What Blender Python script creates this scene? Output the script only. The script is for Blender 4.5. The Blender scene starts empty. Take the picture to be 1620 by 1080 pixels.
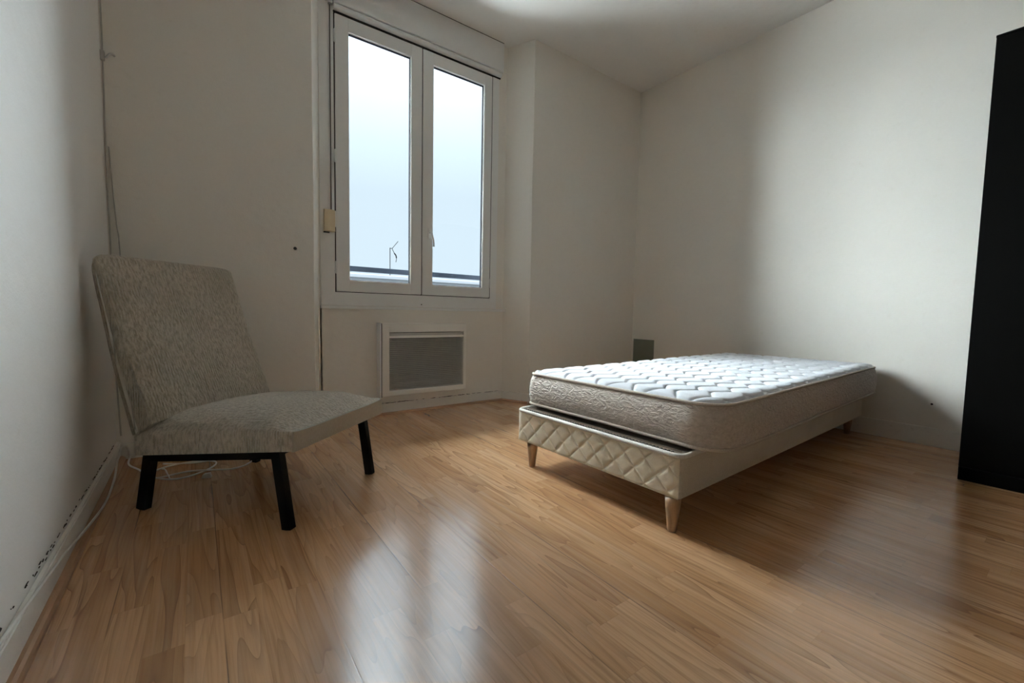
import bpy, bmesh, math, random
from mathutils import Vector, Matrix, noise
random.seed(7)
S = bpy.context.scene
COL = S.collection

# ------------------------------------------------------------------ camera
CAM_H = 0.63
YAW, PITCH, ROLL, FPX = 0.6330, 0.0661, -0.0191, 680.93
cy, sy = math.cos(YAW), math.sin(YAW)
fwd = Vector((sy*math.cos(PITCH), cy*math.cos(PITCH), -math.sin(PITCH)))
right = Vector((cy, -sy, 0)); down = fwd.cross(right)
c, s = math.cos(ROLL), math.sin(ROLL)
r2 = c*right + s*down; d2 = -s*right + c*down
cam = bpy.data.cameras.new('camera'); cam.sensor_width = 36; cam.lens = FPX/1620*36
cam.clip_start = 0.01; cam.clip_end = 500
co = bpy.data.objects.new('camera', cam); COL.objects.link(co)
m = Matrix.Identity(4)
for i in range(3):
    m[i][0] = r2[i]; m[i][1] = -d2[i]; m[i][2] = -fwd[i]
m[0][3], m[1][3], m[2][3] = 0, 0, CAM_H
co.matrix_world = m
S.camera = co

# ------------------------------------------------------------------ sky and exposure
# overcast sky, pale ahead; unseen sides, zenith and ground boosted to light the room
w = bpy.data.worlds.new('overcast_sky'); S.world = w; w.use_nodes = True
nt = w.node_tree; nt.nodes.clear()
def wn(typ, **kw):
    x = nt.nodes.new(typ)
    for k, v in kw.items(): setattr(x, k, v)
    return x
def wmath(op, a, b):
    x = wn('ShaderNodeMath', operation=op)
    for sk, v in zip(x.inputs, (a, b)):
        if isinstance(v, (int, float)): sk.default_value = v
        else: nt.links.new(v, sk)
    return x.outputs[0]
def wramp(src, lo, hi, stops):
    """piecewise-linear curve: stops are (position in lo..hi, grey value)"""
    mr = wn('ShaderNodeMapRange'); mr.inputs[1].default_value = lo; mr.inputs[2].default_value = hi
    nt.links.new(src, mr.inputs[0]); rp = wn('ShaderNodeValToRGB'); e = rp.color_ramp.elements
    st = [((p-lo)/(hi-lo), v) for p, v in stops]
    e[0].position = st[0][0]; e[0].color = (st[0][1],)*3 + (1,); e[1].position = st[-1][0]; e[1].color = (st[-1][1],)*3 + (1,)
    for p, v in st[1:-1]:
        k = e.new(p); k.color = (v, v, v, 1)
    nt.links.new(mr.outputs[0], rp.inputs[0]); return rp.outputs[0]
tc = wn('ShaderNodeTexCoord'); sx = wn('ShaderNodeSeparateXYZ'); nt.links.new(tc.outputs['Generated'], sx.inputs[0])
DX, DY, DZ = sx.outputs
az = wmath('ARCTAN2', DX, DY)                      # 0 = straight out of the window, positive to the right
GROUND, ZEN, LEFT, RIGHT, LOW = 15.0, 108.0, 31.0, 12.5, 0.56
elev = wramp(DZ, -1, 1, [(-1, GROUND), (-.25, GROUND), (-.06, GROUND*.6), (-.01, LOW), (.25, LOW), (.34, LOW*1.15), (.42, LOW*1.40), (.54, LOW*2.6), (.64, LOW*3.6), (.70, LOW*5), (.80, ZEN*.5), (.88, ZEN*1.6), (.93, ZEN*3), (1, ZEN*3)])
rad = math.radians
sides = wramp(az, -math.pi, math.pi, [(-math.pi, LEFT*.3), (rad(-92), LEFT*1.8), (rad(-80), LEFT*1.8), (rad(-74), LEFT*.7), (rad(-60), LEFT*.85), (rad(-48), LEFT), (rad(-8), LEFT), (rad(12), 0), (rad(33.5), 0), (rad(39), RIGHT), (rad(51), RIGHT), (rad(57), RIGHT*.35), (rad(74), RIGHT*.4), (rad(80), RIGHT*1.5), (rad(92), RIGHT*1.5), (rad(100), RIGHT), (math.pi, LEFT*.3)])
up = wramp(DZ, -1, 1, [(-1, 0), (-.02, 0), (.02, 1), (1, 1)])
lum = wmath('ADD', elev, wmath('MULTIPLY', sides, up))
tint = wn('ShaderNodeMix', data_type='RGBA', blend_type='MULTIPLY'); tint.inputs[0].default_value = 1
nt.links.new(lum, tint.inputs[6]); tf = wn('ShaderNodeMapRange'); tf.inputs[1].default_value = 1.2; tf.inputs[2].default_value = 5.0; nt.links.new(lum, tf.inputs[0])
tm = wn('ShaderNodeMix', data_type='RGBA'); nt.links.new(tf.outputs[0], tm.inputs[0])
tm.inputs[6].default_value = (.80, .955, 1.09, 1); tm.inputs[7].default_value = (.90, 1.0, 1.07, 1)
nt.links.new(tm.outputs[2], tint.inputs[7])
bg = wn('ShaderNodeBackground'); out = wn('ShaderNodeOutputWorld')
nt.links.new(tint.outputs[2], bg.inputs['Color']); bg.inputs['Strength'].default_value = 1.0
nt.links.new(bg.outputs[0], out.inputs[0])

S.view_settings.view_transform = 'Standard'; S.view_settings.look = 'None'
S.view_settings.exposure = 0.80; S.view_settings.gamma = 1.0; S.view_settings.use_curve_mapping = False
S.cycles.use_denoising = True
S.cycles.max_bounces = 14; S.cycles.diffuse_bounces = 10; S.cycles.glossy_bounces = 6
S.cycles.transparent_max_bounces = 12
S.cycles.sample_clamp_indirect = 6

# ------------------------------------------------------------------ room numbers
XL, XR, YF, YB, HC, YR = -0.2755, 2.988, 2.345, 2.539, 2.451, -3.2
WX0, WX1, WZ0, WZ1 = 0.552, 1.713, 0.655, 2.28

# ------------------------------------------------------------------ material helpers
class NT:
    def __init__(self, name):
        self.m = bpy.data.materials.new(name); self.m.use_nodes = True
        self.t = self.m.node_tree; self.t.nodes.clear()
        self.o = self.n('ShaderNodeOutputMaterial')
        self.b = self.n('ShaderNodeBsdfPrincipled'); self.l(self.b.outputs[0], self.o.inputs[0])
        self.tc = self.n('ShaderNodeTexCoord')
    def n(self, typ, **kw):
        x = self.t.nodes.new(typ)
        for k, v in kw.items(): setattr(x, k, v)
        return x
    def l(self, a, b): self.t.links.new(a, b)
    def inp(self, sock, v):
        if hasattr(v, 'is_output') or hasattr(v, 'links'): self.l(v, sock)
        else: sock.default_value = v
    def math(self, op, a, b=None, c=None, clamp=False):
        x = self.n('ShaderNodeMath', operation=op); x.use_clamp = clamp
        self.inp(x.inputs[0], a)
        if b is not None: self.inp(x.inputs[1], b)
        if c is not None: self.inp(x.inputs[2], c)
        return x.outputs[0]
    def noise(self, vec, scale, detail=2, rough=0.5, dist=0.0, dim='3D'):
        x = self.n('ShaderNodeTexNoise', noise_dimensions=dim)
        self.l(vec, x.inputs['Vector']); x.inputs['Scale'].default_value = scale
        x.inputs['Detail'].default_value = detail; x.inputs['Roughness'].default_value = rough
        x.inputs['Distortion'].default_value = dist
        return x.outputs[0]
    def mapping(self, vec, scale=(1, 1, 1), loc=(0, 0, 0), rot=(0, 0, 0)):
        x = self.n('ShaderNodeMapping'); self.l(vec, x.inputs[0])
        x.inputs['Scale'].default_value = scale; x.inputs['Location'].default_value = loc; x.inputs['Rotation'].default_value = rot
        return x.outputs[0]
    def ramp(self, fac, stops):
        x = self.n('ShaderNodeValToRGB'); self.l(fac, x.inputs[0]); e = x.color_ramp.elements
        e[0].position, e[0].color = stops[0][0], (*stops[0][1], 1)
        e[1].position, e[1].color = stops[-1][0], (*stops[-1][1], 1)
        for p_, col in stops[1:-1]:
            k = e.new(p_); k.color = (*col, 1)
        return x.outputs[0]
    def mix(self, fac, a, b, mode='MIX'):
        x = self.n('ShaderNodeMix', data_type='RGBA', blend_type=mode)
        self.inp(x.inputs[0], fac)
        for sk, v in ((x.inputs[6], a), (x.inputs[7], b)):
            if isinstance(v, tuple): sk.default_value = (*v, 1)
            else: self.l(v, sk)
        return x.outputs[2]
    def bump(self, h, dist, strength=1.0, normal=None):
        x = self.n('ShaderNodeBump'); self.l(h, x.inputs['Height']); x.inputs['Distance'].default_value = dist
        x.inputs['Strength'].default_value = strength
        if normal is not None: self.l(normal, x.inputs['Normal'])
        self.l(x.outputs[0], self.b.inputs['Normal']); return x.outputs[0]
    def set(self, **kw):
        for k, v in kw.items():
            k = k.replace('_', ' ')
            if isinstance(v, tuple): self.b.inputs[k].default_value = (*v, 1)
            else: self.inp(self.b.inputs[k], v)
        return self

def simple(name, col, rough=0.6, metal=0.0, var=0.06, scale=8.0, bump=0.0, bscale=60.0, ior=1.45):
    t = NT(name); ob = t.tc.outputs['Object']
    f = t.noise(ob, scale, 4)
    cc = t.mix(f, tuple(x*(1-var) for x in col), tuple(min(1, x*(1+var)) for x in col))
    t.set(Base_Color=cc, Roughness=rough, Metallic=metal, IOR=ior)
    if bump:
        t.bump(t.noise(ob, bscale, 4), bump)
    return t.m

def wall_mat(name, col, stain=(0.62, 0.55, 0.44)):
    t = NT(name); ob = t.tc.outputs['Object']
    big = t.noise(ob, 1.4, 4, .55)
    base = t.mix(t.ramp(big, [(0.35, (0, 0, 0)), (0.7, (1, 1, 1))]), tuple(x*.965 for x in col), col)
    fine = t.noise(ob, 22, 5, .6)
    base = t.mix(t.ramp(fine, [(0.62, (0, 0, 0)), (0.85, (.25, .25, .25))]), base, stain)
    t.set(Base_Color=base, Roughness=0.62, IOR=1.4)
    h = t.math('ADD', t.math('MULTIPLY', t.noise(ob, 5, 3), 2.2), t.math('MULTIPLY', t.noise(ob, 160, 3), 0.12))
    t.bump(h, 0.0035)
    return t.m

def floor_mat():
    t = NT('beech_laminate'); ob = t.tc.outputs['Object']
    sp = t.n('ShaderNodeSeparateXYZ'); t.l(ob, sp.inputs[0]); X, Y = sp.outputs[0], sp.outputs[1]
    SW = 0.0613
    xs = t.math('DIVIDE', t.math('SUBTRACT', X, 0.0295), SW)
    strip = t.math('FLOOR', xs); fx = t.math('FRACT', xs)
    wn1 = t.n('ShaderNodeTexWhiteNoise', noise_dimensions='1D'); t.l(strip, wn1.inputs['W'])
    ys = t.math('ADD', t.math('DIVIDE', Y, 0.43), t.math('MULTIPLY', wn1.outputs[0], 9.7))
    block = t.math('FLOOR', ys); fy = t.math('FRACT', ys)
    cb = t.n('ShaderNodeCombineXYZ'); t.l(strip, cb.inputs[0]); t.l(block, cb.inputs[1])
    wn2 = t.n('ShaderNodeTexWhiteNoise', noise_dimensions='2D'); t.l(cb.outputs[0], wn2.inputs['Vector'])
    rid = wn2.outputs['Value']
    rc = t.n('ShaderNodeSeparateColor'); t.l(wn2.outputs['Color'], rc.inputs[0])
    tone = t.ramp(rid, [(0.0, (.43, .232, .108)), (0.35, (.50, .278, .136)), (0.7, (.56, .320, .163)), (1.0, (.61, .37, .203))])
    # grain coordinates, shifted per block
    def gv(sx_, sy_):
        cb_ = t.n('ShaderNodeCombineXYZ')
        t.l(t.math('ADD', t.math('MULTIPLY', X, sx_), t.math('MULTIPLY', rc.outputs[0], 37.0)), cb_.inputs[0])
        t.l(t.math('ADD', t.math('MULTIPLY', Y, sy_), t.math('MULTIPLY', rc.outputs[1], 53.0)), cb_.inputs[1])
        t.l(t.math('MULTIPLY', rid, 11.0), cb_.inputs[2])
        return cb_.outputs[0]
    ring = t.noise(gv(13, 1.25), 1.0, 1.5, .45, .35)
    rings = t.math('FRACT', t.math('MULTIPLY', ring, 10.0))
    line = t.ramp(rings, [(0.0, (0, 0, 0)), (0.55, (.12, .12, .12)), (0.93, (.62, .62, .62)), (0.985, (1, 1, 1)), (1.0, (0, 0, 0))])
    amount = t.math('MULTIPLY_ADD', rc.outputs[2], 0.60, 0.42)
    col = t.mix(t.math('MULTIPLY', line, amount), tone, (.235, .118, .055))
    fib = t.noise(gv(190, 5.0), 1.0, 3, .6)
    col = t.mix(t.ramp(fib, [(0.42, (0, 0, 0)), (0.75, (.55, .55, .55))]), col, (.27, .135, .06))
    fib2 = t.noise(gv(60, 1.6), 1.0, 2, .5)
    col = t.mix(t.ramp(fib2, [(0.5, (0, 0, 0)), (0.8, (.40, .40, .40))]), col, (.60, .40, .25))
    # strip joints (printed) and board joints (real gaps)
    edge = t.math('MULTIPLY', t.math('MINIMUM', fx, t.math('SUBTRACT', 1.0, fx)), SW)
    eend = t.math('MULTIPLY', t.math('MINIMUM', fy, t.math('SUBTRACT', 1.0, fy)), 0.43)
    em = t.math('MINIMUM', edge, eend)
    sl = t.math('SUBTRACT', 1.0, t.math('DIVIDE', em, 0.0011), clamp=True)
    col = t.mix(t.math('MULTIPLY', sl, 0.28), col, (.24, .125, .06))
    bx_ = t.math('DIVIDE', t.math('SUBTRACT', X, 0.0295), SW*3)
    bf = t.math('FRACT', bx_)
    bd = t.math('MULTIPLY', t.math('MINIMUM', bf, t.math('SUBTRACT', 1.0, bf)), SW*3)
    brk = t.ramp(t.noise(t.mapping(ob, (3, 2.2, 1)), 1.0, 2), [(0.40, (0, 0, 0)), (0.56, (1, 1, 1))])
    bl = t.math('MULTIPLY', t.math('SUBTRACT', 1.0, t.math('DIVIDE', bd, 0.0017), clamp=True), brk)
    col = t.mix(t.math('MULTIPLY', bl, 0.9), col, (.05, .03, .02))
    # scattered tiny nicks
    vo = t.n('ShaderNodeTexVoronoi'); t.l(ob, vo.inputs['Vector']); vo.inputs['Scale'].default_value = 3.3
    nick = t.math('LESS_THAN', vo.outputs['Distance'], 0.008)
    col = t.mix(nick, col, (.04, .025, .02))
    rgh = t.math('MULTIPLY_ADD', t.noise(ob, 9, 3), 0.09, 0.145)
    t.set(Base_Color=col, Roughness=rgh, IOR=2.15, Coat_Weight=0.0)
    h = t.math('SUBTRACT', 0.0, bl)
    t.bump(h, 0.00015)
    return t.m

def wool_mat():
    t = NT('greige_ribbed_wool'); ob = t.tc.outputs['Object']; nr = t.tc.outputs['Normal']
    sp = t.n('ShaderNodeSeparateXYZ'); t.l(ob, sp.inputs[0]); U, Wd, Z = sp.outputs
    ns = t.n('ShaderNodeSeparateXYZ'); t.l(nr, ns.inputs[0])
    side = t.math('SMOOTH_MIN', 1.0, t.math('MULTIPLY', t.math('MAXIMUM', t.math('SUBTRACT', t.math('ABSOLUTE', ns.outputs[1]), 0.62), 0.0), 5.0), 0.1)
    wob = t.math('MULTIPLY', t.math('SUBTRACT', t.noise(ob, 9, 2), 0.5), 0.014)
    ph = t.math('ADD', t.math('ADD', t.math('MULTIPLY', Wd, t.math('SUBTRACT', 1.0, side)), t.math('MULTIPLY', U, side)), wob)
    rib = t.math('SINE', t.math('MULTIPLY', ph, 2*math.pi/0.0085))
    rib01 = t.math('MULTIPLY_ADD', rib, 0.5, 0.5)
    tuft = t.noise(t.mapping(ob, (150, 150, 60)), 1.0, 3, .6)
    clump = t.noise(t.mapping(ob, (110, 150, 42)), 1.0, 4, .65)
    gate = t.ramp(t.noise(ob, 7, 3, .6), [(0.45, (.05, .05, .05)), (0.68, (.9, .9, .9))])
    h = t.math('ADD', t.math('MULTIPLY', t.math('MULTIPLY', rib01, gate), 0.45), t.math('ADD', t.math('MULTIPLY', tuft, 0.55), t.math('MULTIPLY', clump, 1.5)))
    lo = t.ramp(clump, [(0.34, (0, 0, 0)), (0.60, (1, 1, 1))])
    col = t.mix(lo, (.31, .26, .185), (.58, .505, .40))  # crevice shade put into the colour: darker in clump hollows and rib furrows
    col = t.mix(t.math('MULTIPLY', t.math('SUBTRACT', 1.0, rib01), t.math('MULTIPLY', gate, 0.35)), col, (.20, .17, .125))
    big = t.noise(ob, 3.5, 3)
    col = t.mix(t.ramp(big, [(0.4, (0, 0, 0)), (0.7, (.35, .35, .35))]), col, (.40, .35, .27))
    t.set(Base_Color=col, Roughness=0.95, Sheen_Weight=0.35, Sheen_Roughness=0.5, IOR=1.3)
    t.bump(h, 0.008)
    return t.m

def weave_mat(name, col, dark, scale=300, bump=0.0008, blot=0.0, dirs=(1, 1, 1)):
    t = NT(name); ob = t.tc.outputs['Object']
    f = t.noise(t.mapping(ob, dirs), scale, 3, .6)
    cc = t.mix(t.ramp(f, [(0.35, (0, 0, 0)), (0.65, (1, 1, 1))]), dark, col)
    if blot:
        cc = t.mix(t.ramp(t.noise(ob, 6, 5, .65), [(0.45, (0, 0, 0)), (0.75, (blot, blot, blot))]), cc, (.42, .34, .22))
    t.set(Base_Color=cc, Roughness=0.85, Sheen_Weight=0.15, IOR=1.35)
    t.bump(f, bump)
    return t.m

def damask_mat():
    t = NT('mattress_side_damask'); ob = t.tc.outputs['Object']
    v = t.mapping(ob, (1, 1, 1), rot=(0, 0, 0))
    a = t.noise(t.mapping(ob, (70, 70, 120)), 1.0, 3, .6, .8)
    b = t.noise(t.mapping(ob, (28, 28, 60), rot=(0.5, 0.4, 0)), 1.0, 2, .5, 1.6)
    h = t.math('ADD', a, t.math('MULTIPLY', t.ramp(b, [(0.42, (0, 0, 0)), (0.58, (1, 1, 1))]), 0.7))
    cc = t.mix(t.ramp(a, [(0.3, (0, 0, 0)), (0.7, (1, 1, 1))]), (.55, .48, .41), (.69, .615, .54))
    t.set(Base_Color=cc, Roughness=0.6, Sheen_Weight=0.2, IOR=1.4)
    t.bump(h, 0.0035)
    return t.m

def wood_leg_mat():
    t = NT('leg_beech'); ob = t.tc.outputs['Object']
    g = t.noise(t.mapping(ob, (90, 90, 9)), 1.0, 3, .6)
    cc = t.mix(t.ramp(g, [(0.3, (0, 0, 0)), (0.7, (1, 1, 1))]), (.30, .17, .085), (.47, .29, .155))
    t.set(Base_Color=cc, Roughness=0.4); t.bump(g, 0.0004); return t.m

def glass_mat():
    m_ = bpy.data.materials.new('window_glass'); m_.use_nodes = True; t = m_.node_tree; t.nodes.clear()
    o = t.nodes.new('ShaderNodeOutputMaterial'); mx = t.nodes.new('ShaderNodeMixShader')
    tr = t.nodes.new('ShaderNodeBsdfTransparent'); gl = t.nodes.new('ShaderNodeBsdfGlossy'); fr = t.nodes.new('ShaderNodeFresnel')
    tr.inputs[0].default_value = (.97, .985, .98, 1); gl.inputs['Roughness'].default_value = 0.0; fr.inputs[0].default_value = 1.25
    t.links.new(fr.outputs[0], mx.inputs[0]); t.links.new(tr.outputs[0], mx.inputs[1]); t.links.new(gl.outputs[0], mx.inputs[2])
    t.links.new(mx.outputs[0], o.inputs[0]); return m_

def baseboard_mat():
    t = NT('chipped_white_gloss'); ob = t.tc.outputs['Object']
    sp = t.n('ShaderNodeSeparateXYZ'); t.l(ob, sp.inputs[0])
    d = t.noise(ob, 38, 4, .7)
    cc = t.mix(t.ramp(d, [(0.60, (0, 0, 0)), (0.72, (.5, .5, .5))]), (.80, .78, .73), (.55, .50, .43))
    t.set(Base_Color=cc, Roughness=0.45); t.bump(t.noise(ob, 60, 3), 0.0012); return t.m

M = dict(
    wall=wall_mat('cream_painted_wall', (.84, .805, .735)),
        leftwall=wall_mat('white_painted_wall', (.83, .82, .79)),
    ceil=wall_mat('ceiling_paint', (.85, .825, .775)),
    floor=floor_mat(), wool=wool_mat(), glass=glass_mat(), damask=damask_mat(), legwood=wood_leg_mat(),
    base=baseboard_mat(), rearwall=wall_mat('beige_wall_paint', (.78, .74, .67)),
    frame=simple('white_window_paint', (.83, .83, .81), .45, var=.03, scale=5, bump=.0006, bscale=40),
    gasket=simple('black_gasket', (.004, .004, .005), .9, ior=1.05),
    bead=simple('white_glazing_bead', (.86, .87, .88), .35),
    crack=simple('dark_gap', (.035, .028, .022), .9),
    winder=simple('yellowed_plastic', (.63, .51, .33), .45, var=.08, scale=14),
    strap=simple('dark_strap_webbing', (.10, .085, .07), .8),
    chrome=simple('worn_metal', (.62, .60, .57), .35, metal=.9),
    rad=simple('radiator_white_enamel', (.88, .855, .80), .4, var=.03, scale=4),
    radin=simple('radiator_dark_inside', (.07, .065, .06), .7),
    grille=simple('radiator_grey_grille', (.52, .50, .465), .5, var=.10, scale=30),
    black=simple('black_lacquered_steel', (.003, .003, .003), .6, ior=1.2),
    wardrobe=simple('black_brown_foil', (.003, .0028, .0026), .6, var=.2, scale=20, ior=1.15),
    cream=weave_mat('cream_bed_fabric', (.70, .645, .54), (.60, .545, .445), 260, .0007, blot=.30),
    quilt=weave_mat('quilted_cream_vinyl', (.80, .72, .56), (.74, .66, .505), 340, .0003, blot=.22),
    rope=weave_mat('white_rope_piping', (.88, .86, .80), (.70, .67, .60), 420, .0012),
    ticking=weave_mat('brown_ticking', (.20, .145, .095), (.085, .058, .035), 420, .0012),
    mattop=weave_mat('white_mattress_ticking', (.74, .76, .80), (.67, .69, .72), 500, .0004),
    piping=weave_mat('beige_piping', (.60, .525, .445), (.47, .405, .335), 300, .0006),
    band=weave_mat('greige_flat_band', (.44, .39, .315), (.38, .335, .265), 320, .0004, dirs=(1, 1, .3)),
    cable=simple('white_cable_sheath', (.72, .70, .66), .45),
    olive=simple('olive_painted_plate', (.16, .175, .14), .7, var=.12, scale=12),
    wooddk=simple('brown_quarter_round', (.36, .205, .115), .5, var=.2, scale=14),
    rail=simple('dark_grey_rail', (.0045, .0055, .0075), .9, ior=1.02),
    ant=simple('weathered_aerial', (.0012, .0012, .0013), .9, ior=1.01),
    roof=simple('pale_roof', (.017, .018, .0195), .9, ior=1.02),
    putty=simple('grey_putty', (.48, .46, .42), .8),
)

# ------------------------------------------------------------------ mesh helpers
def link(name, bm, mats, parent=None, smooth=False, loc=None):
    me = bpy.data.meshes.new(name)
    bmesh.ops.recalc_face_normals(bm, faces=bm.faces[:])
    bm.to_mesh(me); bm.free()
    for mm in (mats if isinstance(mats, (list, tuple)) else [mats]): me.materials.append(mm)
    if smooth: me.polygons.foreach_set('use_smooth', [True]*len(me.polygons))
    o = bpy.data.objects.new(name, me); COL.objects.link(o)
    if parent is not None: o.parent = parent
    if loc is not None: o.location = loc
    return o

def thing(name, label, cat, loc=(0, 0, 0), rz=0.0, group=None):
    o = bpy.data.objects.new(name, None); COL.objects.link(o); o.empty_display_size = .05
    o.location = loc; o.rotation_euler = (0, 0, rz)
    return tag(o, label, cat, group)

def tag(o, label, cat, group=None):
    o['label'] = label; o['category'] = cat
    if group: o['group'] = group
    return o

def struct(o, label=None):
    o['kind'] = 'structure'
    if label: o['label'] = label
    return o

def box(bm, x0, x1, y0, y1, z0, z1, bev=0.0, seg=2, mi=0):
    vs = [bm.verts.new((x, y, z)) for x in (x0, x1) for y in (y0, y1) for z in (z0, z1)]
    F = [(0, 1, 3, 2), (4, 6, 7, 5), (0, 4, 5, 1), (2, 3, 7, 6), (0, 2, 6, 4), (1, 5, 7, 3)]
    fs = [bm.faces.new([vs[i] for i in f]) for f in F]
    for f in fs: f.material_index = mi
    if bev:
        es = list({e for f in fs for e in f.edges})
        bmesh.ops.bevel(bm, geom=es, offset=bev, segments=seg, profile=.6, affect='EDGES')
    return fs

def prism(bm, poly, z0, z1, mi=0):
    a = [bm.verts.new((x, y, z0)) for x, y in poly]; b = [bm.verts.new((x, y, z1)) for x, y in poly]
    n = len(poly)
    fs = [bm.faces.new([a[i], a[(i+1) % n], b[(i+1) % n], b[i]]) for i in range(n)]
    fs += [bm.faces.new(a[::-1]), bm.faces.new(b)]
    for f in fs: f.material_index = mi

def loft(bm, rings, closed=True, cap=True, mi=0):
    """rings: lists of Vectors with equal count"""
    R_ = [[bm.verts.new(v) for v in r] for r in rings]
    n = len(rings[0])
    for i in range(len(R_)-1):
        for j in range(n if closed else n-1):
            f = bm.faces.new([R_[i][j], R_[i][(j+1) % n], R_[i+1][(j+1) % n], R_[i+1][j]]); f.material_index = mi
    if cap and closed:
        bm.faces.new(R_[0][::-1]).material_index = mi; bm.faces.new(R_[-1]).material_index = mi
    return R_

def tube(bm, pts, r, n=8, closed=False, mi=0):
    pts = [Vector(p) for p in pts]; rings = []
    N = len(pts); up = Vector((0, 0, 1))
    for i, p in enumerate(pts):
        a = pts[(i-1) % N] if (closed or i) else pts[0]; b = pts[(i+1) % N] if (closed or i < N-1) else pts[-1]
        t = (b-a)
        if t.length < 1e-9: t = Vector((1, 0, 0))
        t.normalize()
        x = t.cross(up)
        if x.length < .05: x = t.cross(Vector((0, 1, 0)))
        x.normalize(); y = t.cross(x)
        rr = r[i] if isinstance(r, (list, tuple)) else r
        rings.append([p + rr*(math.cos(2*math.pi*k/n)*x + math.sin(2*math.pi*k/n)*y) for k in range(n)])
    if closed: rings.append(rings[0])
    loft(bm, rings, cap=not closed)
    if closed: bmesh.ops.remove_doubles(bm, verts=bm.verts[:], dist=1e-6)

def smoothpath(pts, sub=8, closed=False):
    P = [Vector(p) for p in pts]; n = len(P); o = []
    rng = n if closed else n-1
    for i in range(rng):
        p0 = P[(i-1) % n] if (closed or i) else P[0]; p1 = P[i]; p2 = P[(i+1) % n]
        p3 = P[(i+2) % n] if (closed or i+2 < n) else P[-1]
        for k in range(sub):
            t = k/sub
            o.append(.5*((2*p1) + (p2-p0)*t + (2*p0-5*p1+4*p2-p3)*t*t + (3*p1-p0-3*p2+p3)*t**3))
    if not closed: o.append(P[-1])
    return o

def bar(bm, a, b, w_, d_, side, mi=0):
    """rectangular bar from a to b; w_ along side, d_ across"""
    a, b, side = Vector(a), Vector(b), Vector(side)
    t = (b-a).normalized(); side = (side - side.dot(t)*t).normalized(); o = t.cross(side)
    rings = []
    for p in (a, b):
        rings.append([p + side*sx_*w_/2 + o*sy_*d_/2 for sx_, sy_ in ((-1, -1), (1, -1), (1, 1), (-1, 1))])
    loft(bm, rings, mi=mi)

# ------------------------------------------------------------------ room shell
bm = bmesh.new(); box(bm, XL-.1, XR+.1, YR-.1, YB+.25, -.06, 0)
struct(link('floor', bm, M['floor']), 'worn beech strip laminate floor with glossy window reflection')
bm = bmesh.new(); box(bm, XL-.1, XR+.1, YR-.1, YB+.02, HC, HC+.08)
struct(link('ceiling', bm, M['ceil']), 'plain off-white plaster ceiling')
bm = bmesh.new(); box(bm, XL-.1, XL, YR-.1, YF+.02, 0, HC)
struct(link('wall_left', bm, M['leftwall']), 'white left wall lit from the window')
bm = bmesh.new(); box(bm, XR, XR+.1, YR-.1, YF+.02, 0, HC)
struct(link('wall_right', bm, M['wall']), 'cream right wall behind the bed')
bm = bmesh.new(); box(bm, XL, XR, YR-.1, YR, 0, HC)
struct(link('wall_rear', bm, M['rearwall']), 'beige wall behind the camera')

YO = YB+.10
bm = bmesh.new()
# left and right masses with splayed reveals
def wall_mass(front_edge, splay_bot, splay_top, outer, sgn):
    x_out = XL-.1 if sgn < 0 else XR+.1
    rings = []
    NZ = 24
    for i in range(NZ+1):
        z = HC*i/NZ; t = i/NZ
        wob = 0.0022*noise.noise(Vector((3.1*sgn, 0.3, z*2.3)))
        xb = splay_bot + (splay_top-splay_bot)*t
        ring = [(x_out, YF, z), (front_edge+wob, YF, z), (front_edge+wob+(xb-front_edge)*.10, YF+.014, z), (xb, YB, z), (outer, YB, z), (outer, YB+.062, z), (outer+(.09 if sgn > 0 else -.03), YO, z), (x_out, YO, z)]
        rings.append([Vector(p) for p in ring])
    loft(bm, rings)
wall_mass(0.4815, 0.538, 0.556, 0.558, -1)
wall_mass(1.868, 1.776, 1.776, 1.708, 1)
box(bm, 0.55, 1.71, YB, YO, 0, WZ0)
box(bm, 0.55, 1.71, YB, YO, WZ1-.02, HC)
struct(link('wall_back', bm, M['wall']), 'cream window wall with splayed niche')

# baseboards
def board(name, poly, z1, label, y_top_crack=True):
    bm = bmesh.new(); prism(bm, poly, 0, z1)
    bmesh.ops.bevel(bm, geom=[e for e in bm.edges if all(v.co.z > z1-.001 for v in e.verts)], offset=.003, segments=2, affect='EDGES')
    o = struct(link(name, bm, M['base']), label); return o
T = .012
board('baseboard_left', [(XL-.002, YR), (XL+T, YR), (XL+T, YF), (XL-.002, YF)], .074, 'white chipped baseboard along the left wall')
board('baseboard_right', [(XR+.002, YR), (XR-T, YR), (XR-T, YF), (XR+.002, YF)], .092, 'cream baseboard along the right wall')
bl = board('baseboard_back', [(XL, YF-T), (.478, YF-T), (.492, YF-.002), (.553, YB-T), (1.765, YB-T), (1.857, YF-T), (XR, YF-T), (XR, YF+.004), (1.872, YF+.004), (1.78, YB+.004), (.54, YB+.004), (.478, YF+.004), (XL, YF+.004)], .066, 'white baseboard around the window niche')

# quarter round trims at the floor
def quarter(bm, a, b, nrm, r=.012):
    a, b, nrm = Vector(a), Vector(b), Vector(nrm).normalized(); rings = []
    prof = [(0, 0)] + [(r*math.cos(k*math.pi/8), r*math.sin(k*math.pi/8)) for k in range(5)]
    for p in (a, b): rings.append([p + nrm*x + Vector((0, 0, z)) for x, z in prof])
    loft(bm, rings)
bm = bmesh.new(); quarter(bm, (XL+T, YR, 0), (XL+T, YF-T, 0), (1, 0, 0), .016)
struct(link('trim_1', bm, M['wooddk'], smooth=False), 'brown wood quarter-round along the left baseboard')
bm = bmesh.new(); quarter(bm, (.555, YB-T, 0), (1.765, YB-T, 0), (0, -1, 0), .013)
dv = Vector((1.857-1.765, YF-YB, 0)); quarter(bm, (1.765, YB-T, 0), (1.857, YF-T, 0), (dv.y, -dv.x, 0), .013)
quarter(bm, (1.86, YF-T, 0), (XR-T, YF-T, 0), (0, -1, 0), .013)
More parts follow.
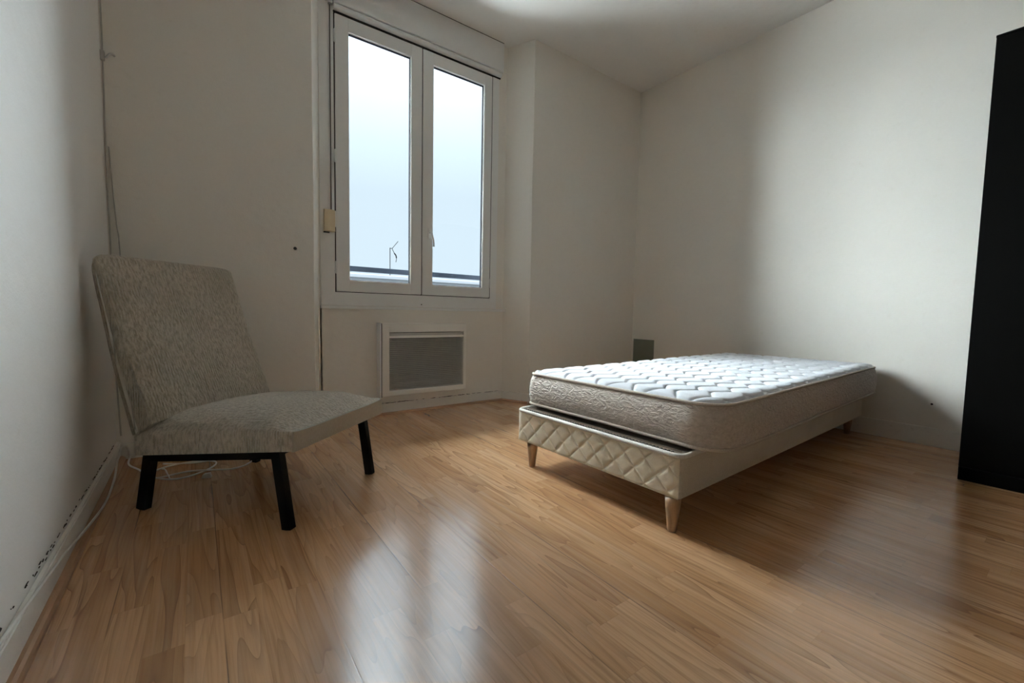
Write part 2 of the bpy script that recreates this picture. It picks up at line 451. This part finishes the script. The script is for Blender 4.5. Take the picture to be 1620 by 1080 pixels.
struct(link('trim_2', bm, M['wooddk']), 'brown wood quarter-round in the window niche')

# cracked seam lines above the baseboards: chipped paint along the top edge
def crumbs(name, pts_fn, n, label, lo=.002, hi=.008):
    bm = bmesh.new()
    for i in range(n):
        p, along, nrm = pts_fn()
        L = random.uniform(lo, hi*2.2); h_ = random.uniform(.0008, .0026)
        al = Vector(along)*.75; zz = Vector((0, 0, 1)); nn = Vector(nrm)
        vs = []
        k = 7
        for j in range(k):
            a = 2*math.pi*j/k; q = random.uniform(.6, 1.1)
            vs.append(Vector(p) + al*L*math.cos(a)*q + zz*h_*math.sin(a)*q)
        loft(bm, [vs, [v+nn*.0012 for v in vs]])
    return struct(link(name, bm, M['crack']), label)
def lf():
    y = 0.55 + 1.75*random.random()**.9
    return (XL, y, .090-.012*min(1, max(0, (y-1.1)/.9))+.004*noise.noise(Vector((y*5, 0, 0)))+random.gauss(0, .0022)), (0, 1, 0), (1, 0, 0)
crumbs('trim_3', lf, 95, 'dark chipped paint seam above the left baseboard')
def bf_():
    x = .56 + 1.2*random.random(); 
    return (x, YB, .068+random.gauss(0, .0008)), (1, 0, 0), (0, -1, 0)
crumbs('trim_4', bf_, 70, 'dark cracked seam above the niche baseboard', .004, .014)

# ------------------------------------------------------------------ window_1
win = bpy.data.objects.new('window_1', None); COL.objects.link(win); win.location = (0, YB, 0)
struct(win, 'white double casement window in the niche')
FY0, FY1 = -.004, .06
def bars(bm, x0, x1, z0, z1, wl, wr, wb, wt, y0, y1, bev=.003):
    box(bm, x0, x0+wl, y0, y1, z0, z1, bev); box(bm, x1-wr, x1, y0, y1, z0, z1, bev)
    box(bm, x0+wl-.001, x1-wr+.001, y0+.0005, y1, z0, z0+wb, bev); box(bm, x0+wl-.001, x1-wr+.001, y0+.0005, y1, z1-wt, z1, bev)
bm = bmesh.new(); bars(bm, WX0, WX1, WZ0, WZ1, .078, .053, .073, .055, FY0, FY1)
link('window_frame', bm, M['frame'], win)
bm = bmesh.new(); bars(bm, WX0+.02, WX1-.02, WZ0+.02, 2.262, .082, .058, .075, .055, .0175, .058, .0)
box(bm, 1.128, 1.164, .0180, .050, .73, 2.222)
link('rebate', bm, M['frame'], win)
# painted joint lines round the sashes
bm = bmesh.new()
for x in (.633, 1.146, 1.656):
    box(bm, x-.0018, x+.0018, -.0046, .012, .731, 2.221)
box(bm, .633, 1.656, -.0046, .012, .7295, .7325)
box(bm, .633, 1.656, -.0046, .012, 2.2195, 2.225)
link('joint', bm, M['crack'], win)
def sash(x0, x1, gx0, gx1):
    bm = bmesh.new(); bars(bm, x0, x1, .7335, 2.2185, gx0-x0, x1-gx1, .797-.7335, 2.2185-2.145, -.0075, .0165, .0035)
    so = link('sash', bm, M['frame'], win)
    bm = bmesh.new(); bars(bm, gx0, gx1, .797, 2.145, .0035, .0035, .0035, .0035, .0-.001, .0012, .0)
    link('glazing_bead', bm, M['bead'], so)
    bm = bmesh.new(); bars(bm, gx0-.001, gx1+.001, .796, 2.146, .0048, .0056, .0050, .0066, .0013, .0175, .0)
    link('gasket', bm, M['gasket'], so)
    bm = bmesh.new(); box(bm, gx0+.0035, gx1-.0035, .006, .010, .8005, 2.1415)
    link('glass_pane', bm, M['glass'], so)
    return so
sl_ = sash(.6355, 1.1435, .7065, 1.0725)
sr_ = sash(1.1485, 1.6535, 1.2185, 1.5915)
# hinges on the left sash
for z in (2.10, 1.47, .865):
    bm = bmesh.new(); tube(bm, [(.634, -.010, z-.035), (.634, -.010, z-.031), (.634, -.010, z+.031), (.634, -.010, z+.035)], [.003, .006, .006, .003], 10)
    link('hinge', bm, M['frame'], sl_, smooth=True)
bm = bmesh.new(); tube(bm, [(1.648, -.010, .80), (1.648, -.010, .865)], .004, 8); link('hinge', bm, M['frame'], sr_, smooth=True)
# handle on the meeting stile of the right sash
bm = bmesh.new(); box(bm, 1.186, 1.206, -.014, -.0075, 1.085, 1.150, .003)
box(bm, 1.190, 1.202, -.036, -.013, 1.118, 1.130, .003)
pts = [(1.196, -.036, 1.127), (1.202, -.040, 1.10), (1.210, -.040, 1.070), (1.212, -.038, 1.035)]
tube(bm, smoothpath(pts, 5), .0055, 8)
link('handle', bm, M['frame'], sr_)
# sill strip
bm = bmesh.new(); box(bm, WX0-.004, 1.786, -.024, .003, .636, .6535, .004)
link('sill', bm, M['frame'], win)
# small screw hole on bottom rail
bm = bmesh.new(); tube(bm, [(1.147, -.0035, .672), (1.147, -.0055, .672)], .0035, 10); link('screw_hole', bm, M['crack'], win)

# ------------------------------------------------------------------ roller shutter box with strap and winder
rb = thing('roller_shutter_box', 'white roller shutter box above the window, under the ceiling', 'shutter box', (0, YB, 0))
bm = bmesh.new()
prof = [(-.0005, 2.4505), (-.030, 2.4505), (-.030, 2.266), (-.027, 2.262), (-.0005, 2.262)]
loft(bm, [[Vector((x, y, z)) for y, z in prof] for x in (.626, 1.728)])
link('box_panel', bm, M['frame'], rb)
bm = bmesh.new()
prof = [(-.0005, 2.2615)] + [(-.010-.024*math.cos(math.radians(a)), 2.2455+.016*math.sin(math.radians(a))) for a in range(80, -91, -17)] + [(-.0005, 2.2275)]
loft(bm, [[Vector((x, y, z)) for y, z in prof] for x in (.628, 1.716)])
link('bottom_moulding', bm, M['frame'], rb)
bm = bmesh.new(); box(bm, .628, 1.716, -.0115, -.003, 2.2215, 2.2275); box(bm, .628, 1.727, -.0312, -.0290, 2.4475, 2.451); link('shadow_gap', bm, M['crack'], rb)
bm = bmesh.new(); box(bm, .600, .622, -.028, -.006, 2.248, 2.33, .003); box(bm, .5590, .596, -.018, -.0045, 2.262, 2.44, .003)
link('strap_guide', bm, M['chrome'], rb)

sw = thing('shutter_strap_winder', 'yellowed plastic shutter strap winder on the left window stile', 'strap winder', (0, YB, 0))
bm = bmesh.new(); box(bm, .6085, .6125, -.012, -.0045, 1.165, 2.262); link('strap', bm, M['strap'], sw)
bm = bmesh.new()
rings = []
for k in range(9):
    t = k/8; x = .5715+.056*t
    d = .018 + .014*math.sin(math.pi*min(1, .15+t*.8))
    rings.append([Vector((x, -.004, 1.055-.0*t)), Vector((x, -d, 1.055+.004)), Vector((x, -d, 1.172)), Vector((x, -.004, 1.176))])
loft(bm, rings)
bmesh.ops.bevel(bm, geom=[e for e in bm.edges if len(e.link_faces) == 2 and e.calc_face_angle() > .6], offset=.003, segments=2, affect='EDGES')
link('winder_case', bm, M['winder'], sw)
bm = bmesh.new(); box(bm, .628, .6345, -.015, -.004, 1.085, 1.172, .001); link('winder_flange', bm, M['frame'], sw)
bm = bmesh.new(); box(bm, .570, .600, -.014, -.004, 1.049, 1.0545); link('winder_slot', bm, M['crack'], sw)

# ------------------------------------------------------------------ radiator
ra = thing('panel_radiator', 'white electric panel heater with grey grille under the window', 'radiator', (0, YB, 0))
D = .062; x0, x1, z0, z1 = .874, 1.442, .118, .556
bm = bmesh.new()
# casing as four bars and a back so the openings are real
box(bm, x0, x0+.046, -D, 0, z0, z1, .006, 3); box(bm, x1-.022, x1, -D, 0, z0, z1, .006, 3)
box(bm, x0+.03, x1-.012, -D+.001, 0, z1-.055, z1, .005, 3)
box(bm, x0+.03, x1-.012, -D+.002, -.002, .466, .481, .002)
box(bm, x0+.03, x1-.012, -D, 0, z0, z0+.034, .006, 3)
link('casing', bm, M['rad'], ra)
bm = bmesh.new(); box(bm, x0+.02, x1-.01, -.02, -.001, z0+.01, z1-.01); link('back_plate', bm, M['radin'], ra)
bm = bmesh.new(); box(bm, x0+.044, x1-.025, -.052, -.03, .479, .4975, .002); link('outlet_deflector', bm, M['grille'], ra)
bm = bmesh.new(); n = 26; zt, zb_ = .462, .155
for i in range(n):
    z = zb_ + (zt-zb_)*(i+.5)/n
    prof = [(-.056, z-.0030), (-.040, z+.0035), (-.040, z+.0050), (-.056, z-.0012)]
    loft(bm, [[Vector((x, y, zz)) for y, zz in prof] for x in (x0+.046, x1-.022)])
n2 = 60
for i in range(1, n2):
    x = x0+.046 + (x1-x0-.068)*i/n2
    box(bm, x-.0008, x+.0008, -.052, -.047, zb_, zt)
link('grille', bm, M['grille'], ra)
bm = bmesh.new(); box(bm, x0-.012, x0-.004, -D-.001, 0, z0-.006, z1+.003, .003); link('side_flange', bm, M['bead'], ra)
bm = bmesh.new(); box(bm, x0-.005, x0+.002, -D+.004, -.001, z0-.002, z1-.002); link('side_joint', bm, M['crack'], ra)

# ------------------------------------------------------------------ lounge chair
FN = Vector((.200, 1.338, 0)); Fd = Vector((.667, -.745, 0)); Wv = Vector((.745, .667, 0))
ang = math.atan2(Fd.y, Fd.x)
ch = thing('lounge_chair', 'low armless lounge chair in nubby greige wool on black legs', 'chair', FN, ang)
# local x = forward (u), local y = +W (away from camera), z up
W0, W1 = -.022, .462
def zb(u): return .1765 + (u+.508)/.541*.0585
def ztop(u):
    P = [(-.53, .262), (-.45, .294), (-.35, .312), (-.25, .3215), (-.15, .327), (-.08, .327), (-.03, .315), (.0, .300), (.0335, .288)]
    for (a, za), (b, zb2) in zip(P, P[1:]):
        if u <= b:
            t = (u-a)/(b-a); return za+(zb2-za)*t
    return P[-1][1]
bm = bmesh.new()
NU, NW = 76, 64
grid = []
for i in range(NU+1):
    u = -.515 + .5485*i/NU; row = []
    for j in range(NW+1):
        t = j/NW; wv = W0 + (W1-W0)*(.5-.5*math.cos(math.pi*t)) ; k = abs(2*(wv-W0)/(W1-W0)-1)
        side_z = zb(u) + .058
        fr = max(0.0, min(1.0, (u+.02)/.0535))
        crown = (1-k**4.0)**.6 if k < 1 else 0
        z = side_z + (ztop(u)+.008*(1-k*k)*(1-fr)-side_z)*crown
        p = Vector((u, wv, z))
        z += .0022*noise.noise(Vector((u*30, wv*30, 1.0))) + .0010*noise.noise(Vector((u*110, wv*140, 2.0)))
        row.append(bm.verts.new((u, wv, z)))
    grid.append(row)
for i in range(NU):
    for j in range(NW): bm.faces.new([grid[i][j], grid[i+1][j], grid[i+1][j+1], grid[i][j+1]])
def skirt(top):
    prev = top
    for f in (.75, .5, .25, 0.0):
        cur = []
        for v, t0 in zip(prev, top):
            b = zb(t0.co.x)
            cur.append(bm.verts.new((t0.co.x, t0.co.y + .0012*noise.noise(Vector((t0.co.x*60, t0.co.z*40, f*9))), b + (t0.co.z-b)*f)))
        for k in range(len(top)-1): bm.faces.new([prev[k], prev[k+1], cur[k+1], cur[k]])
        prev = cur
    return prev
b1 = skirt([r[0] for r in grid]); b2 = skirt([r[-1] for r in grid]); b3 = skirt(grid[0])
bot = [bm.verts.new((u, w_, zb(u))) for u, w_ in ((-.515, W0), (-.515, W1), (.0335, W1), (.0335, W0))]
bm.faces.new(bot)
bmesh.ops.remove_doubles(bm, verts=bm.verts[:], dist=.0005)
link('seat', bm, M['wool'], ch, smooth=True)
# flat front band of the seat
bm = bmesh.new(); 
rings = []
for j in range(41):
    wv = W0+.001 + (W1-W0-.002)*j/40; k = abs(2*j/40-1)
    side_z = zb(.0335)+.058
    crown = (1-k**4.0)**.6 if k < 1 else 0
    zt_ = side_z + (.288-side_z)*crown - .002
    rings.append([Vector((.028, wv, zb(.0335)-.002)), Vector((.0375, wv, zb(.0335)-.002)), Vector((.0378, wv, zt_)), Vector((.028, wv, zt_))])
loft(bm, rings); link('front_band', bm, M['band'], ch)
# backrest
bm = bmesh.new()
fr_ = [(.282, -.447), (.309, -.457), (.42, -.503), (.545, -.551), (.66, -.592), (.75, -.622), (.789, -.636)]
rr_ = [(.236, -.512), (.300, -.530), (.444, -.574), (.530, -.595), (.616, -.614), (.730, -.644), (.786, -.662)]
def interp(P, t):
    x = t*(len(P)-1); i = min(int(x), len(P)-2); q = x-i
    return Vector((P[i][1]+(P[i+1][1]-P[i][1])*q, 0, P[i][0]+(P[i+1][0]-P[i][0])*q))
NB = 60; NS = 56; rings = []
for i in range(NB+1):
    t = i/NB; f_ = interp(fr_, t); b_ = interp(rr_, t)
    # round the top corners
    edge = 0.0
    dist = (1-t)*.55
    rad = .045
    if dist < rad: edge = rad - math.sqrt(max(0, rad*rad-(rad-dist)**2))
    ring = []
    for j in range(NS):
        a = 2*math.pi*j/NS; ca, sa = math.cos(a), math.sin(a)
        ex = .22
        px = math.copysign(abs(ca)**ex, ca); py = math.copysign(abs(sa)**.32, sa)
        wv = (W0+W1)/2 + px*((W1-W0)/2-edge)
        mid = (f_+b_)/2; half = (f_-b_)/2
        tk = 1.0
        if dist < .03: tk = math.sqrt(max(.02, 1-((.03-dist)/.03)**2))
        p = mid + half*py*tk
        if py > 0: p = p + Vector((.93, 0, .36)).normalized()*(.010*(1-px*px)*math.sin(math.pi*min(1, t+.12)))
        nz = .0020*noise.noise(Vector((p.x*28, wv*28, p.z*28))) + .0010*noise.noise(Vector((p.x*110, wv*140, p.z*60)))
        ring.append(Vector((p.x+nz, wv, p.z)))
    rings.append(ring)
loft(bm, rings)
bk = link('backrest', bm, M['wool'], ch, smooth=True)
# piping round the back edge of the backrest
bm = bmesh.new()
pp = [(-.5135, W0-.002, .240), (-.531, W0-.003, .300), (-.575, W0-.003, .444), (-.615, W0-.003, .616), (-.642, W0-.001, .722), (-.654, W0+.010, .764), (-.659, W0+.035, .783)]
tube(bm, smoothpath(pp, 6), .0042, 8)
link('piping', bm, M['wool'], bk, smooth=True)
# black rails and legs
def leg(name, foot, top, wd):
    bm = bmesh.new(); bar(bm, foot, top, wd, .022, (1, 0, 0)); return link(name, bm, M['black'], ch)
LW0, LW1 = .0, .439
for wv in (LW0, LW1):
    leg('leg', (0, wv, 0), (-.034, wv, .226), .029)
    leg('leg', (-.520, wv, 0), (-.484, wv, .176), .032)
    bm = bmesh.new(); bar(bm, (-.499, wv, zb(-.499)-.0125), (-.020, wv, zb(-.02)-.0125), .022, .022, (0, 1, 0)); link('side_rail', bm, M['black'], ch)
for u in (-.05, -.47):
    bm = bmesh.new(); bar(bm, (u, LW0+.008, zb(u)-.012), (u, LW1-.008, zb(u)-.012), .02, .02, (1, 0, 0)); link('cross_rail', bm, M['black'], ch)

# ------------------------------------------------------------------ bed base
BA = math.radians(2.0)
bb = thing('bed_base', 'cream upholstered slatted bed base with quilted foot end and wooden legs', 'bed base', (1.100, .678, 0), BA)
BL, BW, BZ0, BZ1 = 1.845, .733, .100, .232
def rrect(x0, x1, y0, y1, r, n=8):
    o = []
    rs = r if isinstance(r, (list, tuple)) else [r]*4
    for (cx, cy_, a0), rr in zip(((x1, y1, 0), (x0, y1, 90), (x0, y0, 180), (x1, y0, 270)), rs):
        sxx = -1 if cx == x1 else 1; syy = -1 if cy_ == y1 else 1
        for k in range(n+1):
            a = math.radians(a0+90*k/n)
            o.append((cx+sxx*rr+rr*math.cos(a), cy_+syy*rr+rr*math.sin(a)))
    return o
bm = bmesh.new()
def ringz(poly, z): return [Vector((x, y, z)) for x, y in poly]
loft(bm, [ringz(rrect(.012, BL-.008, .008, BW-.008, .012), BZ0), ringz(rrect(.003, BL, .001, BW-.001, .016), BZ0+.006), ringz(rrect(.003, BL, 0, BW, .018), .16),
          ringz(rrect(.003, BL, .001, BW-.001, .018), BZ1-.008), ringz(rrect(.008, BL-.006, .006, BW-.006, .016), BZ1-.001)])
link('upholstered_frame', bm, M['cream'], bb, smooth=False)
# quilted foot end
bm = bmesh.new(); NYq, NZq = 300, 56; P = .078; g = []
for i in range(NYq+1):
    y = .004 + (BW-.008)*i/NYq; row = []
    for j in range(NZq+1):
        z = BZ0+.004 + (BZ1-BZ0-.012)*j/NZq
        wy = y + .003*noise.noise(Vector((y*12, z*12, 5)))
        a = (wy+z)/P; b = (wy-z)/P
        d = min(abs(a-round(a)), abs(b-round(b)))*P*.707
        hgt = .0044*(1-math.exp(-d/.0040))
        eb = min(1, min(j, NZq-j)/4.0); ey = min(1, min(i, NYq-i)/6.0)
        row.append(bm.verts.new((.004-.002-hgt*eb*ey, y, z)))
    g.append(row)
for i in range(NYq):
    for j in range(NZq): bm.faces.new([g[i][j], g[i+1][j], g[i+1][j+1], g[i][j+1]])
back = [bm.verts.new((.010, y, z)) for y, z in ((.004, BZ0+.004), (BW-.004, BZ0+.004), (BW-.004, BZ1-.008), (.004, BZ1-.008))]
bm.faces.new(back)
loopv = [r[0] for r in g] + g[-1][1:] + [r[-1] for r in g[-2::-1]] + g[0][-2:0:-1]
fo = link('quilted_foot_panel', bm, M['quilt'], bb, smooth=True)
# rope piping and stitches along the top edge
bm = bmesh.new()
pp = [(.16, -.001, BZ1-.002), (.05, -.001, BZ1-.002), (.022, .000, BZ1-.002), (.006, .010, BZ1-.002), (.001, .03, BZ1-.002)]
pp += [(.001, y/10, BZ1-.002+.0008*math.sin(y*3)) for y in range(1, 7)] + [(.001, BW-.03, BZ1-.002), (.006, BW-.010, BZ1-.002), (.022, BW, BZ1-.002), (.05, BW+.001, BZ1-.002), (.16, BW+.001, BZ1-.002)]
tube(bm, smoothpath(pp, 6), .0075, 10)
link('rope_piping', bm, M['rope'], bb, smooth=True)
bm = bmesh.new(); k = .03
while k < BW-.03:
    box(bm, .0015, .0145, k, k+.0048, BZ1-.001, BZ1+.0060, .0008, 1); k += .0125
link('stitching', bm, M['crack'], bb)
bm = bmesh.new(); loft(bm, [ringz(rrect(.010, BL-.01, .010, BW-.010, .014), BZ1-.002), ringz(rrect(.012, BL-.012, .012, BW-.012, .014), BZ1+.0012)])
link('brown_top_cover', bm, M['ticking'], bb)
bm = bmesh.new(); tube(bm, smoothpath([(.036, .02, BZ1+.002), (.038, .2, BZ1+.002), (.034, .45, BZ1+.003), (.040, .71, BZ1+.002)], 10), .003, 6)
link('cover_seam', bm, M['ticking'], bb)
def bed_leg(x, y):
    bm = bmesh.new(); rings = []
    for z, r in ((.0, .0120), (.004, .0135), (.03, .0155), (.07, .0205), (.101, .0235)):
        rings.append([Vector((x+r*math.cos(2*math.pi*k/20), y+r*math.sin(2*math.pi*k/20), z)) for k in range(20)])
    loft(bm, rings); return link('leg', bm, M['legwood'], bb, smooth=True)
bed_leg(.016, .028); bed_leg(.030, .672); bed_leg(BL-.05, .05); bed_leg(BL-.05, BW-.05)

# ------------------------------------------------------------------ mattress
MA = math.radians(3.0)
mt = thing('mattress', 'thin single mattress with white quilted top and beige damask sides', 'mattress', (1.156, .593, BZ1+.006), MA)
ML, MW, MH = 1.799, .825, .146
CR = [.05, .055, .11, .05]   # order: far-right, far-left, near-left, near-right
def mrect(ins): return rrect(ins, ML-ins, ins, MW-ins, [max(.01, r-ins*.6) for r in CR], 12)
def refine(poly, step=.03):
    o = []
    n = len(poly)
    for i in range(n):
        a = Vector(poly[i]); b = Vector(poly[(i+1) % n]); L = (b-a).length; k = max(1, int(round(L/step)))
        for q in range(k): o.append(tuple(a+(b-a)*q/k))
    return o
NR = None
bm = bmesh.new(); prof = [(0, .035), (.003, .016), (.010, .003), (.02, .0), (.05, -.004), (.085, -.004), (.115, .001), (.134, .009), (MH-.004, .013)]
base_poly = refine(mrect(0), .025)
def curl(v):
    v = Vector(v); k = max(0, 1-v.x/.5); b = max(0, 1-v.z/.06); v.z += .012*k*k*b*(.35+.65*min(1, v.y/.4)); return v
cx, cyy = ML/2, MW/2
rings = []
for z, ins in prof:
    ring = []
    for x, y in base_poly:
        v = Vector((x-cx, y-cyy)); nx = v.x/abs(v.x)*1 if abs(v.x) > 1e-6 else 0
        # inward direction approximated from the nearest edges
        dx = min(x, ML-x); dy = min(y, MW-y)
        ix = (1 if x < cx else -1)*max(0, 1-dx/.10); iy = (1 if y < cyy else -1)*max(0, 1-dy/.10)
        d_ = Vector((ix, iy)); 
        if d_.length > 1e-6: d_.normalize()
        wav = .0025*noise.noise(Vector((x*6, y*6, z*10)))
        ring.append(Vector((x+d_.x*ins, y+d_.y*ins, z + (wav if .01 < z < .14 else 0))))
    rings.append([curl(v) for v in ring])
loft(bm, rings)
link('side_band', bm, M['damask'], mt, smooth=True)
def edge_loop(z, ins):
    o = []
    for x, y in base_poly:
        dx = min(x, ML-x); dy = min(y, MW-y)
        ix = (1 if x < cx else -1)*max(0, 1-dx/.10); iy = (1 if y < cyy else -1)*max(0, 1-dy/.10)
        d_ = Vector((ix, iy)); 
        if d_.length > 1e-6: d_.normalize()
        o.append((x+d_.x*ins, y+d_.y*ins, z))
    return o
for z, ins, nm in ((MH-.006, .0105, 'piping'), (.0075, .0015, 'piping')):
    bm = bmesh.new(); tube(bm, [curl(v) for v in edge_loop(z, ins)], .0055, 8, closed=True); link(nm, bm, M['piping'], mt, smooth=True)
# quilted top
def xlim(y):
    def cut(r, d):
        return r-math.sqrt(max(0, r*r-(r-d)**2)) if d < r else 0
    return max(cut(CR[2]-.006, y), cut(CR[1]-.006, MW-2*.012-y)), max(cut(CR[3]-.006, y), cut(CR[0]-.006, MW-2*.012-y))
bm = bmesh.new(); NX, NY = 460, 230; g = []
PX, SP, AM = .135, .077, .020
def tri(x): return 4*abs((x % 1)-.5)-1
for j in range(NY+1):
    yy = (MW-.024)*j/NY; a, b = xlim(yy); row = []
    for i in range(NX+1):
        xx = a + (ML-.024-a-b)*i/NX
        # distance to zigzag stitch rows, alternating phase
        best = 9
        k0 = int(math.floor(yy/SP))
        ph = xx/PX
        for k in (k0-1, k0, k0+1, k0+2):
            yl = k*SP + (AM if k % 2 else -AM)*tri(ph)
            best = min(best, abs(yy-yl)*.86)
        pillow = .0095*(1-math.exp(-best/.0052))
        ed = min(yy, MW-.024-yy, xx-a+1e-4, (ML-.024-b)-xx+1e-4)
        rim = min(1, max(0, ed)/.045)
        dome = .010*rim*(2-rim) + .004*noise.noise(Vector((xx*2.2, yy*2.2, 3)))*rim
        row.append(bm.verts.new((.012+xx, .012+yy, MH-.008 + dome + pillow*min(1, max(0, ed)/.012))))
    g.append(row)
for j in range(NY):
    for i in range(NX): bm.faces.new([g[j][i], g[j][i+1], g[j+1][i+1], g[j+1][i]])
link('quilted_top', bm, M['mattop'], mt, smooth=True)

# ------------------------------------------------------------------ wardrobe
wd = thing('wardrobe', 'tall black wardrobe against the right wall beyond the bed', 'wardrobe', (2.445, .300, 0), math.radians(-90+1.0))
# local x runs toward the camera side, local y toward the right wall (width 1.0, depth .52)
bm = bmesh.new(); box(bm, 0, 1.0, .018, .515, 0.0, 1.70, .002)
link('carcass', bm, M['wardrobe'], wd)
bm = bmesh.new(); box(bm, 0.001, .499, 0, .0175, .055, 1.692, .0012); link('door', bm, M['wardrobe'], wd)
bm = bmesh.new(); box(bm, .501, .999, 0, .0175, .055, 1.692, .0012); link('door', bm, M['wardrobe'], wd)
bm = bmesh.new(); box(bm, 0.001, .999, 0.002, .0175, .0, .052, .001); link('plinth', bm, M['wardrobe'], wd)
bm = bmesh.new(); box(bm, 0, 1.0, 0, .515, 1.694, 1.702, .001); link('top_panel', bm, M['wardrobe'], wd)

# ------------------------------------------------------------------ small wall things
bm = bmesh.new(); box(bm, XR-.005, XR+.001, 2.126, 2.326, .215, .432, .001)
tag(link('wall_plate', bm, M['olive']), 'dark olive square plate low on the right wall, behind the mattress', 'wall plate')
bm = bmesh.new(); tube(bm, [(.397, YF+.001, .924), (.397, YF-.0025, .924)], [.0085, .0065], 14)
tag(link('wall_plug', bm, M['crack']), 'small dark plug hole in the wall left of the window', 'wall plug')
bm = bmesh.new(); tube(bm, [(XR+.001, .477, .211), (XR-.002, .477, .211)], [.0055, .0045], 10)
tag(link('wall_plug', bm, M['crack']), 'tiny dark plug hole in the right wall beside the wardrobe', 'wall plug')

# cables
bm = bmesh.new()
tube(bm, smoothpath([(XL+.006, YF-.006, 2.44), (XL+.006, YF-.006, 1.9), (XL+.007, YF-.007, 1.585), (XL+.005, YF-.006, 1.2), (XL+.007, YF-.007, .85), (XL+.006, YF-.006, .45), (XL+.016, YF-.016, .10)], 6), .0028, 8)
o = tag(link('corner_cable', bm, M['putty'], smooth=True), 'thin painted cable running down the left corner behind the chair', 'cable')
bm = bmesh.new(); tube(bm, smoothpath([(XL+.010, YF-.004, 1.588), (XL+.018, YF-.012, 1.585), (XL+.028, YF-.018, 1.597), (XL+.036, YF-.010, 1.603), (XL+.042, YF-.003, 1.60)], 6), .0034, 8)
box(bm, XL+.0, XL+.013, YF-.014, YF, 1.572, 1.608, .002)
link('cable_clip', bm, M['putty'], o)
bm = bmesh.new()
tube(bm, smoothpath([(XL+.014, YF-.005, 1.25), (XL+.026, YF-.005, .98), (XL+.034, YF-.005, .85), (XL+.034, YF-.006, .5), (XL+.06, YF-.017, .12)], 6), .0022, 8)
tag(link('corner_cable', bm, M['putty'], smooth=True), 'looser thin cable hanging on the window wall beside the left corner', 'cable')
bm = bmesh.new()
rc_ = .0042
pts = [(XL+T+.004, .45, .135), (XL+T+.004, .80, .118), (XL+T+.004, .975, .102), (XL+T+.004, 1.131, .084), (XL+T+.006, 1.371, .057), (XL+T+.012, 1.588, .029), (XL+T+.020, 1.80, .014), (XL+T+.018, 2.0, .022), (XL+T+.010, 2.16, .044), (XL+T+.010, 2.255, .068), (XL+T+.022, 2.30, .060), (XL+T+.035, 2.27, .030),
       (-.225, 2.19, .016), (-.19, 2.13, .006), (-.146, 2.02, .005), (-.09, 1.955, .005), (-.034, 1.955, .005), (.029, 2.01, .005), (.05, 2.08, .005), (.0, 2.13, .005), (-.10, 2.12, .006), (-.16, 2.05, .007),
       (-.13, 1.975, .012), (-.04, 1.985, .014), (.03, 1.965, .012), (.10, 1.955, .006), (.15, 1.985, .005), (.17, 2.05, .005), (.10, 2.12, .005), (-.02, 2.10, .010), (-.12, 2.16, .006)]
# lift the wall run to the photographed line
tube(bm, smoothpath(pts, 8), .0032, 8)
cb_ = tag(link('white_cable', bm, M['cable'], smooth=True), 'white cable running along the left baseboard and coiled under the chair', 'cable')
bm = bmesh.new(); tube(bm, smoothpath([(-.118, 2.05, .020), (-.108, 2.03, .022), (-.100, 1.985, .020), (-.092, 1.955, .008)], 5), .0025, 6); link('cable_tie', bm, M['cable'], cb_, smooth=True)
bm = bmesh.new()
loft(bm, [[Vector((.000, 1.915, .001)), Vector((.030, 1.905, .001)), Vector((.034, 1.925, .001)), Vector((.010, 1.935, .001))],
          [Vector((.004, 1.915, .014)), Vector((.026, 1.908, .018)), Vector((.030, 1.922, .018)), Vector((.012, 1.932, .014))]])
link('plug', bm, M['cable'], cb_)

# ------------------------------------------------------------------ outside
gr = thing('guard_rail', 'grey metal guard rail across the outside of the window', 'railing', (0, YB+.18, 0))
bm = bmesh.new(); box(bm, .30, 1.98, -.012, .012, .866, .897, .003); link('flat_bar', bm, M['rail'], gr)
for x in (.34, 1.94):
    bm = bmesh.new(); box(bm, x-.012, x+.012, -.085, -.010, .872, .892, .002); link('wall_bracket', bm, M['rail'], gr)

hb = thing('neighbour_building', 'pale flat-roofed building outside, just below the guard rail', 'building', (6, 15.5, -6))
bm = bmesh.new(); box(bm, -9, 9, -2, 5, 0, 7.62); link('walls', bm, M['roof'], hb)
bm = bmesh.new(); box(bm, -9.1, 9.1, -2.1, 5.1, 7.62, 7.74, .02); link('roof_slab', bm, M['roof'], hb)

an = thing('roof_antenna', 'thin forked rooftop aerial seen through the left window pane', 'antenna', (5.208, 14, 1.73))
bm = bmesh.new(); tube(bm, [(0, 0, 0), (0, 0, .97)], .013, 8); link('mast', bm, M['ant'], an)
bm = bmesh.new(); tube(bm, [(0, 0, .95), (.07, -.02, .955), (.26, -.04, 1.20)], .010, 6); link('upper_arm', bm, M['ant'], an)
bm = bmesh.new(); tube(bm, smoothpath([(.06, -.02, .95), (.13, -.03, .81), (.19, -.04, .72), (.20, -.05, .61), (.18, -.05, .51)], 5), [.010]*6+[.022]*8+[.010]*7, 6); link('lower_arm', bm, M['ant'], an)
